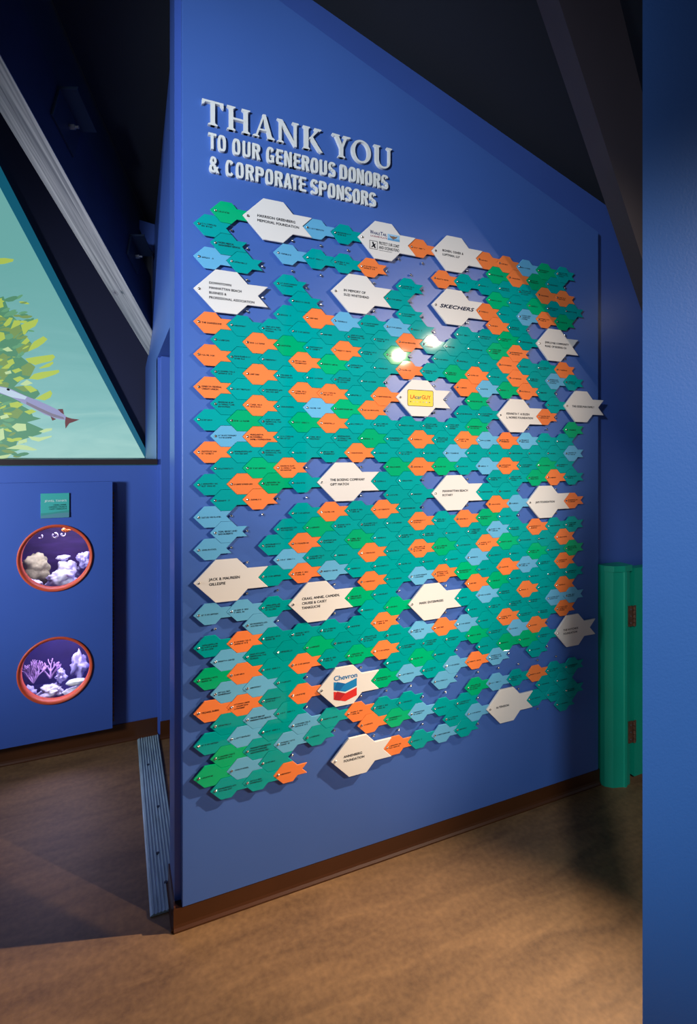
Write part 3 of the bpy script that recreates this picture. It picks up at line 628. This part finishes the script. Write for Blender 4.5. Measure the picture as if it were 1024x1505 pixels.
SAN = {
 'T': [bx(0, 1, 1 - t2, 1), bx(.5 - t1 / 2, .5 + t1 / 2, 0, 1)],
 'O': [arc(.5, .5, .5, .51, 0, 360, t1, t2, 3.0, 36)],
 'U': [bx(0, t1, .3, 1), bx(1 - t1, 1, .3, 1), arc(.5, .32, .5, .33, 180, 360, t1, t2, 2.8)],
 'R': [bx(0, t1, 0, 1), arc(.42, .73, .55, .27, -90, 90, t1, t2 * .95, 2.8), bx(.2, .45, 1 - t2, 1), bx(.2, .45, .46, .46 + t2), pol((.40, .5), (.68, .52), (1.0, 0), (.68, 0))],
 'G': [arc(.5, .5, .5, .51, 28, 325, t1, t2, 3.0, 30), bx(.52, 1, .36, .50), bx(1 - t1 * .85, 1, .03, .48)],
 'E': [bx(0, .36, 0, 1), bx(0, 1, 1 - t2, 1), bx(0, .9, .43, .43 + t2), bx(0, 1, 0, t2)],
 'N': [bx(0, .29, 0, 1), bx(.71, 1, 0, 1), pol((0, 1), (.30, 1), (1, 0), (.70, 0))],
 'S': [arc(.5, .735, .49, .275, 12, 275, t1, t2, 2.6, 26), arc(.5, .265, .5, .275, 95, -168, t1, t2, 2.6, 26)],
 'D': [bx(0, t1, 0, 1), arc(.40, .5, .60, .5, -90, 90, t1, t2, 3.0, 22), bx(.2, .42, 1 - t2, 1), bx(.2, .42, 0, t2)],
 'C': [arc(.5, .5, .5, .51, 35, 325, t1, t2, 3.0, 30)],
 'P': [bx(0, t1, 0, 1), arc(.42, .71, .58, .29, -90, 90, t1, t2, 2.8), bx(.2, .45, 1 - t2, 1), bx(.2, .45, .42, .42 + t2)],
 'A': [pol((0, 0), (.30, 0), (.62, 1), (.36, 1)), pol((.70, 0), (1, 0), (.64, 1), (.38, 1)), bx(.22, .78, .19, .19 + t2)],
 '&': [arc(.40, .77, .33, .24, 0, 360, .24, .13, 2.2, 24), arc(.38, .26, .40, .27, 40, 300, .26, .14, 2.2, 24), pol((.14, .66), (.40, .66), (1.02, 0), (.72, 0)), pol((.70, .36), (.96, .42), (.72, .06), (.45, .02), (.42, .14), (.58, .2))],
}
LT = 0.011                                     # letter thickness
def letter(ch, glyphs, x0, x1, z0, z1, label):
    mb = MB()
    for gi, g in enumerate(glyphs[ch]):
        lt = LT + gi * 0.00015
        f = lambda p: (p[0] * (x1 - x0), p[1] * (z1 - z0))
        if g[0] == 'P': mb.plate([f(p) for p in g[1]], -0.0003, -lt)
        else: strip(mb, [f(p) for p in g[1]], [f(p) for p in g[2]], -0.0003, -lt)
    o = obj('raised_letter', mb.me('raised_letter', M['letter'])); o.location = (x0, 0, z0)
    tag(o, label, 'letter', 'raised letters of the heading'); return o
def zx(ox, s): return lambda v: on_y(ox + v / 6.827, 240, -LT).x
z1x = zx(290, 6.827); z2x = zx(435, 6.827)
line1 = [('T', z1x(47), z1x(262)), ('H', z1x(298), z1x(528)), ('A', z1x(557), z1x(775)), ('N', z1x(800), z1x(1018)), ('K', z2x(68), z2x(262)), ('Y', z2x(363), z2x(548)), ('O', z2x(557), z2x(752)), ('U', z2x(782), z2x(962))]
line2 = [('T', z1x(110), z1x(191))] + [('O', z1x(205), z1x(287)), ('O', z1x(353), z1x(432)), ('U', z1x(457), z1x(533)), ('R', z1x(553), z1x(633)), ('G', z1x(695), z1x(770)), ('E', z1x(792), z1x(860)), ('N', z1x(876), z1x(948)), ('E', z1x(970), z2x(47)),
  ('R', z2x(62), z2x(136)), ('O', z2x(150), z2x(224)), ('U', z2x(240), z2x(312)), ('S', z2x(328), z2x(397)), ('D', z2x(445), z2x(515)), ('O', z2x(530), z2x(602)), ('N', z2x(614), z2x(682)), ('O', z2x(696), z2x(766)), ('R', z2x(781), z2x(850)), ('S', z2x(858), z2x(925))]
line3 = [('&', z1x(122), z1x(219)), ('C', z1x(285), z1x(365)), ('O', z1x(388), z1x(466)), ('R', z1x(488), z1x(570)), ('P', z1x(587), z1x(668)), ('O', z1x(685), z1x(762)), ('R', z1x(780), z1x(859)), ('A', z1x(868), z1x(948)), ('T', z1x(943), z1x(1018)), ('E', z2x(35), z2x(103)),
  ('S', z2x(150), z2x(220)), ('P', z2x(236), z2x(308)), ('O', z2x(325), z2x(396)), ('N', z2x(412), z2x(482)), ('S', z2x(492), z2x(560)), ('O', z2x(574), z2x(642)), ('R', z2x(658), z2x(727)), ('S', z2x(736), z2x(803))]
def zpx(x, y): return on_y(x, y, -LT).z
za1 = zpx(290 + 47 / 6.827, 135 + 62 / 6.827); za0 = zpx(290 + 157 / 6.827, 135 + 336 / 6.827)
zb1 = zpx(290 + 150 / 6.827, 135 + 412 / 6.827); zb0 = zpx(290 + 150 / 6.827, 135 + 572 / 6.827)
zc1 = zpx(290 + 600 / 6.827, 135 + 748 / 6.827); zc0 = zpx(290 + 600 / 6.827, 135 + 900 / 6.827)
for (ln, gl, a, b, nm) in ((line1, SER, za0, za1, 'top serif'), (line2, SAN, zb0, zb1, 'middle block'), (line3, SAN, zc0, zc1, 'lowest block')):
    for i, (ch, x0, x1) in enumerate(ln):
        what = 'ampersand' if ch == '&' else 'letter ' + ch
        letter(ch, gl, x0, x1, a, b, 'raised white %s, %s character of the %s heading line' % (what, nth(i + 1), nm))

# ------------------------------------------------------------------ fish plaques on a staggered grid
C_, R_ = 0.05035, 0.05023; X0, Z0 = 0.0668, 2.2169
GRID = [' G W # B T W # O W # O O B G T ', 'T . # . . . # . . # . G O G T .', ' T . B T T O . . O T T T T O O ', 'B T . . . # . T . # . G T G T T',
 ' # . T . W # T . W # O T B O G ', 'W # . T . # . T . # . O T . # .', ' # . T O B T B T . T T G T W # ', 'O T T T T T T O T T T G O . # .',
 ' T O G T O T G . T T T O T T O ', 'O T T O G T T O T G O T O T B T', ' T O T T T T . # . O B G O T . ', 'O T T O O T O W # . G . # . T W',
 ' T O T B G O . # . T T W # O . ', 'T G T G O T T T T T G . # . . G', ' B O T T T G T O T O B O B T T ', 'O T T T T O T T T B T T T T T B',
 ' T G O . # . G O G T B O T G T ', 'T O G T W # T T . # . T T G O T', ' T O . . # . T T W # T T . # . ', 'B . . T O T O T . # . O B W # O',
 ' B . T G T T T O T O G T . # . ', 'B . T O T G T T T T T B T O T T', ' # . B T T O T O G T O G T T O ', 'W # T O B T T T T T B T T G T G',
 ' # . . # . O T B O G T O B T O ', 'B B T W # G T . # . O G T T T T', ' . B . # . T G W # T B T O T O ', 'T O T T T T O . # . T T T T B B',
 ' B T T G T T T B O B T O T T O ', 'G O T O T G O T T T G T B O . #', ' B B T . # . T G T . T G G T W ', 'O O T O W # G B T B O B . T . #',
 ' T B T . # . . . B . . . . . . ', 'T B T B T O T T . . G B T O T T', ' G T B T . O G B T T . # . T T ', 'G B T .   # . . . T B W # T T T', ' T T O   W # O T B T . #   . T ']
def fish_outline(s, g):
    a = [(-1, 0), (1, -2), (3, -2), (4, -1), (6, -1), (5, 0), (6, 1), (4, 1), (3, 2), (1, 2)]
    k = 1 / 3.0
    pts = []
    for x, z in a:
        X = -k + (x + 1) * k * s; Zz = z * k * s
        pts.append((X * C_, Zz * R_))
    return inset(pts, g)
YS_B, YS_F = -0.009, -0.0135                   # small plates: back / front
YW_B, YW_F = -0.0105, -0.0175                  # big white plates
plate_small = {}
for k in 'TOBG': plate_small[k] = MB().plate(fish_outline(1, 0.00035), YS_B, YS_F, 0.0006).me('plate_' + k, AC[k])
plate_big = MB().plate(fish_outline(2, 0.0004), YW_B, YW_F, 0.0009).me('plate_white', AC['W'])
def screw_me(yf, r=0.0044):
    pr = [(0.0022, 0.0), (0.0022, yf), (r, yf), (r, yf - 0.0008), (r * .86, yf - 0.0024), (r * .5, yf - 0.0034), (r * .38, yf - 0.0036), (r * .34, yf - 0.0026), (0.0, yf - 0.0026)]
    return MB().lathe(pr, 12).me('screw', M['chrome'], True)
scr_s = screw_me(YS_F - 0.0003); scr_b = screw_me(YW_F - 0.0003); scr_bare = screw_me(-0.007)

def bars(lines, size, seed, y):
    """rows of tiny strokes standing for names too small to read"""
    rnd = random.Random(seed); mb = MB(); n = len(lines); lh = size * 0.98; cap = size * .62
    for i, cnt in enumerate(lines):
        zc = (n - 1) / 2 * lh - i * lh; x = 0.0
        for c in range(cnt):
            w = size * rnd.choice((.30, .40, .46, .5))
            if rnd.random() < .14: x += size * .32; continue
            st = size * .12
            mb.flat([(x, zc - cap / 2), (x + st, zc - cap / 2), (x + st, zc + cap / 2), (x, zc + cap / 2)], y)
            if rnd.random() < .75: mb.flat([(x + w - st, zc - cap / 2), (x + w, zc - cap / 2), (x + w, zc + cap / 2), (x + w - st, zc + cap / 2)], y)
            hz = zc + rnd.choice((-.5, 0, .5)) * (cap - st)
            mb.flat([(x, hz - st / 2), (x + w, hz - st / 2), (x + w, hz + st / 2), (x, hz + st / 2)], y)
            x += w + size * .13
    return mb.me('lettering', M['ink'])
BARS = []
for i in range(36):
    ln = [[12], [14], [10], [13, 9], [15, 12], [11, 11], [13, 14, 9], [9], [16]][i % 9]
    BARS.append(bars(ln, 0.0071, i, YS_F - 0.0004))
READ = {(0, 7): 'THE SANDERSONS', (0, 11): 'KINECTA FEDERAL\nCREDIT UNION', (1, 2): 'PACIFIC MEDICAL\nMANAGEMENT SERVICES', (0, 31): 'MICHAEL RUBIN',
        (1, 20): 'TOM, BECKY AND\nSAM ROBERTS', (3, 34): 'MANHATTAN BEACH\nPOLICE OFFICERS\nASSOCIATION, INC.', (3, 14): 'MARGARET M.\nBLOOMFIELD\nFAMILY FOUNDATION', (3, 32): 'TROOP 860 OF\nMANHATTAN BEACH'}
def place_text(parent, body, size, x, y, z=0.0, m=None, lead=1.2, maxw=None, name='lettering', **kw):
    L = body.split('\n'); n = len(L); out = []
    mes = [text_mesh(t, size, m or M['ink'], name, **kw) for t in L]
    if maxw:
        w = max(max(v.co.x for v in q.vertices) for q in mes)
        if w > maxw:
            for q in mes: q.transform(Matrix.Diagonal((maxw / w, 1, 1, 1)))
    for i, q in enumerate(mes):
        o = obj(name, q, parent); o.location = (x, y, z + (n - 1) / 2 * size * lead - i * size * lead - size * .36); out.append(o)
    return out

CN = {'T': 'teal', 'O': 'orange', 'B': 'light blue', 'G': 'green'}
BIG = {
 (3, 0): ('HARRISON GREENBERG\nMEMORIAL FOUNDATION', 'large white fish plaque with two long text lines, closest under the heading'),
 (11, 0): (None, 'large white fish plaque printed with a whale tail picture and boxed emblem'),
 (17, 0): ('BOHEN, OSHER &\nLUFTMAN, LLP', 'large white two-line fish plaque in first row with orange plaques both sides'),
 (9, 4): ('IN MEMORY OF\nSUZI WHITEHEAD', 'large white two-line fish plaque, fifth row below the heading'),
 (17, 4): (None, 'large white fish plaque with slanted dark blue block wordmark'),
 (0, 5): ('DOWNTOWN\nMANHATTAN BEACH\nBUSINESS &\nPROFESSIONAL ASSOCIATION', "large white fish plaque with four text lines by the wall's open end"),
 (27, 6): ('EMPLOYEE COMMUNITY\nFUND OF BOEING CA', 'large white two-line fish plaque, seventh row below the heading'),
 (14, 11): (None, 'large white fish plaque carrying a yellow rounded logo with red lettering'),
 (30, 11): ('THE KEISELMAN FAMILY', 'large white one-line fish plaque overhanging the panel edge above the gatepost'),
 (23, 12): ('KENNETH T. & EILEEN\nL. NORRIS FOUNDATION', 'large white two-line fish plaque, thirteenth row below the heading'),
 (8, 17): ('THE BOEING COMPANY\nGIFT MATCH', 'large white two-line fish plaque, eighteenth row below the heading'),
 (17, 18): ('MANHATTAN BEACH\nROTARY', 'large white two-line fish plaque, nineteenth row below the heading'),
 (26, 19): ('JAM FOUNDATION', 'large white one-line fish plaque, twentieth row below the heading'),
 (0, 23): ('JACK & MAUREEN\nGILLESPIE', "large white two-line fish plaque at the wall's open end, twenty-fourth row"),
 (6, 25): ('CRAIG, ANNIE, CAMDEN,\nCRUISE & CASEY\nTANIGUCHI', 'large white fish plaque with three text lines'),
 (15, 26): ('MARK ENTERPRISES', 'large white one-line fish plaque, twenty-seventh row below the heading'),
 (29, 30): ('THE HOTCHKIS\nFOUNDATION', 'large white two-line fish plaque overhanging the panel edge beside the gatepost'),
 (8, 31): (None, 'large white fish plaque with blue and red chevron emblem'),
 (22, 35): ('N-TENSION', 'large white one-line fish plaque in the last rows near the baseboard'),
 (9, 36): ('ANNENBERG\nFOUNDATION', 'lowest large white two-line fish plaque, just above the baseboard'),
}
pm = {}
def P_mat(n, r, g, b):
    if n not in pm: pm[n] = mat('print_' + n, rgb(r, g, b), 0.75, spec=0.2)
    return pm[n]
def uv(pts): return [(x * C_, z * R_) for x, z in pts]
rng = random.Random(4)
for j, row in enumerate(GRID):
    count = 0; bare = 0
    for k, ch in enumerate(row):
        if ch in ' #': continue
        loc = (X0 + k * C_, 0.0, Z0 - j * R_)
        if ch == '.':
            bare += 1
            o = obj('bare_screw', scr_bare); o.location = loc
            tag(o, "bare silver screw, %s bare one from the wall's open end, %s row below the heading" % (nth(bare), nth(j + 1)), 'screw', 'bare screws without plaques'); continue
        count += 1
        if ch == 'W':
            root = empty('white_fish_plaque', loc); body, lab = BIG[(k, j)]
            tag(root, lab, 'plaque', 'large white fish plaques')
            obj('plate', plate_big, root); obj('screw', scr_b, root)
            yt = YW_F - 0.0004
            if body:
                n = body.count('\n') + 1
                sz = 0.0104 if n == 4 else 0.0116
                place_text(root, body, sz, 0.030, yt, 0.0, lead=1.45 if n == 4 else 1.3, maxw=2.82 * C_, bold=sz * 0.032, spacing=1.04)
            elif (k, j) == (17, 4):
                o = obj('wordmark', text_mesh('SKECHERS', 0.0185, P_mat('navy', 16, 26, 56), 'wordmark', width=3.1 * C_, shear=0.32, bold=0.0009), root); o.location = (0.34 * C_, yt, -0.0065)
            elif (k, j) == (8, 31):
                o = obj('wordmark', text_mesh('Chevron', 0.0235, P_mat('chev_text', 20, 110, 170), 'wordmark', width=1.72 * C_, bold=0.0006), root); o.location = (0.86 * C_, yt, 0.47 * R_)
                xl, xm, xr = 0.86, 1.72, 2.58
                def chev(top, vtop, bot, vbot, m1, m2, nm):
                    a = obj(nm, MB().flat(uv([(xl, bot), (xm, vbot), (xr, bot), (xr, top), (xm, vtop), (xl, top)]), yt).me(nm, m1), root)
                    obj('fold_shade', MB().flat(uv([(xl, bot), (xl + .42, (vbot + bot) / 2), (xm, vtop), (xl + .25, top - .03), (xl + .05, bot + .05)][:4]), yt - 0.0002).me('fold_shade', m2), root)
                chev(.41, .167, -.14, -.40, P_mat('chev_blue', 20, 128, 190), P_mat('chev_blue_dark', 16, 100, 165), 'blue_chevron')
                chev(-.245, -.50, -.79, -1.05, P_mat('chev_red', 214, 48, 44), P_mat('chev_red_dark', 176, 36, 44), 'red_chevron')
            elif (k, j) == (14, 11):
                def rr(x0, x1, z0, z1, r):
                    pts = []
                    for cx_, cz_, a in ((x1 - r, z1 - r, 0), (x0 + r, z1 - r, 90), (x0 + r, z0 + r, 180), (x1 - r, z0 + r, 270)):
                        pts += [(cx_ + r * math.cos(math.radians(a + t)), cz_ + r * math.sin(math.radians(a + t))) for t in (0, 22, 45, 68, 90)]
                    return pts
                obj('badge_border', MB().flat(uv(rr(.60, 2.80, -.60, .60, .12)), yt).me('badge_border', P_mat('badge_black', 40, 36, 28)), root)
                obj('badge_field', MB().flat(uv(rr(.635, 2.765, -.565, .565, .10)), yt - .0002).me('badge_field', P_mat('badge_yellow', 246, 214, 84)), root)
                for t, x, w, m in (('LA', .82, .42, P_mat('badge_red', 200, 58, 40)), ('car', 1.24, .52, P_mat('badge_teal', 40, 110, 130)), ('GUY', 1.78, .76, P_mat('badge_red', 200, 58, 40))):
                    o = obj('wordmark', text_mesh(t, 0.0205, m, 'wordmark', width=w * C_, bold=0.0003), root); o.location = (x * C_, yt - .0004, -0.06 * R_)
                for q, (x, cc) in enumerate(((.86, (60, 50, 40)), (1.12, (200, 200, 170)), (1.40, (200, 205, 180)), (1.66, (220, 130, 60)), (1.93, (130, 160, 170)), (2.2, (190, 200, 215)), (2.46, (50, 70, 110)))):
                    obj('badge_icon', MB().flat([(x * C_ + .0024 * math.cos(a_ * .785) * (1.5 if q in (1, 5) else 1), -.28 * R_ + .002 * math.sin(a_ * .785)) for a_ in range(8)], yt - .0004).me('badge_icon', P_mat('icon%d' % q, *cc)), root)
            elif (k, j) == (11, 0):
                nv = P_mat('wt_navy', 38, 50, 104)
                for t, sz, x, z in (('W', .0185, .60, .36), ('HALE', .0135, .86, .36), ('T', .0185, 1.40, .36), ('AIL', .0135, 1.60, .36)):
                    o = obj('wordmark', text_mesh(t, sz, nv, 'wordmark', width={'W': .25, 'HALE': .50, 'T': .19, 'AIL': .32}[t] * C_, bold=.0003), root); o.location = (x * C_, yt, z * R_)
                o = obj('wordmark', text_mesh('LICENSE PLATE', .0075, P_mat('wt_red', 150, 70, 90), 'wordmark', width=1.3 * C_, bold=.0002), root); o.location = (.63 * C_, yt, .17 * R_)
                obj('picture_print', MB().flat(uv([(1.98, .13), (2.96, .13), (2.96, .58), (1.98, .58)]), yt).me('picture_print', P_mat('wt_sky', 150, 196, 226)), root)
                obj('picture_print', MB().flat(uv([(1.98, .13), (2.96, .13), (2.96, .30), (1.98, .26)]), yt - .0001).me('picture_print', P_mat('wt_sea', 96, 160, 204)), root)
                obj('picture_print', MB().flat(uv([(2.12, .50), (2.30, .44), (2.46, .47), (2.62, .44), (2.80, .50), (2.68, .34), (2.52, .28), (2.44, .20), (2.36, .28), (2.22, .34)]), yt - .0002).me('picture_print', P_mat('wt_tail', 130, 104, 84)), root)
                obj('emblem_box', fill_holes('emblem_box', uv([(.56, -.70), (1.18, -.70), (1.18, -.10), (.56, -.10)]), [uv([(.59, -.67), (1.15, -.67), (1.15, -.13), (.59, -.13)])], 0.0001, M['ink']), root).location = (0, yt, 0)
                obj('emblem_mark', MB().flat(uv([(.74, -.20), (.86, -.18), (.92, -.34), (1.06, -.26), (.98, -.42), (1.06, -.60), (.94, -.62), (.88, -.50), (.72, -.62), (.70, -.54), (.82, -.42)]), yt).me('emblem_mark', M['ink']), root)
                for t, z in (('PROTECT OUR COAST', -.29), ('AND OCEANS FUND', -.59)):
                    o = obj('lettering', text_mesh(t, .0150, M['ink'], 'lettering', width=1.62 * C_, bold=.0002), root); o.location = (1.30 * C_, yt, z * R_)
                o = obj('lettering', bars([30], .0035, 99, 0.0), root); o.location = (1.30 * C_, yt, -.70 * R_)
            continue
        root = empty({'T': 'teal', 'O': 'orange', 'B': 'blue', 'G': 'green'}[ch] + '_fish_plaque', loc)
        tag(root, "%s fish plaque, %s from the wall's open end, %s row below the heading" % (CN[ch], nth(count), nth(j + 1)), 'plaque', 'small %s fish plaques' % CN[ch])
        root.rotation_euler = (math.radians(rng.uniform(-.28, .28)), 0, math.radians(rng.uniform(-.28, .28)))
        obj('plate', plate_small[ch], root); obj('screw', scr_s, root)
        if (k, j) in READ:
            place_text(root, READ[(k, j)], 0.0072, 0.0085, YS_F - 0.0005, -0.001, lead=1.05, maxw=1.35 * C_, bold=0.0002)
        else:
            o = obj('lettering', BARS[rng.randrange(len(BARS))], root); o.location = (0.0085, 0, -0.001)
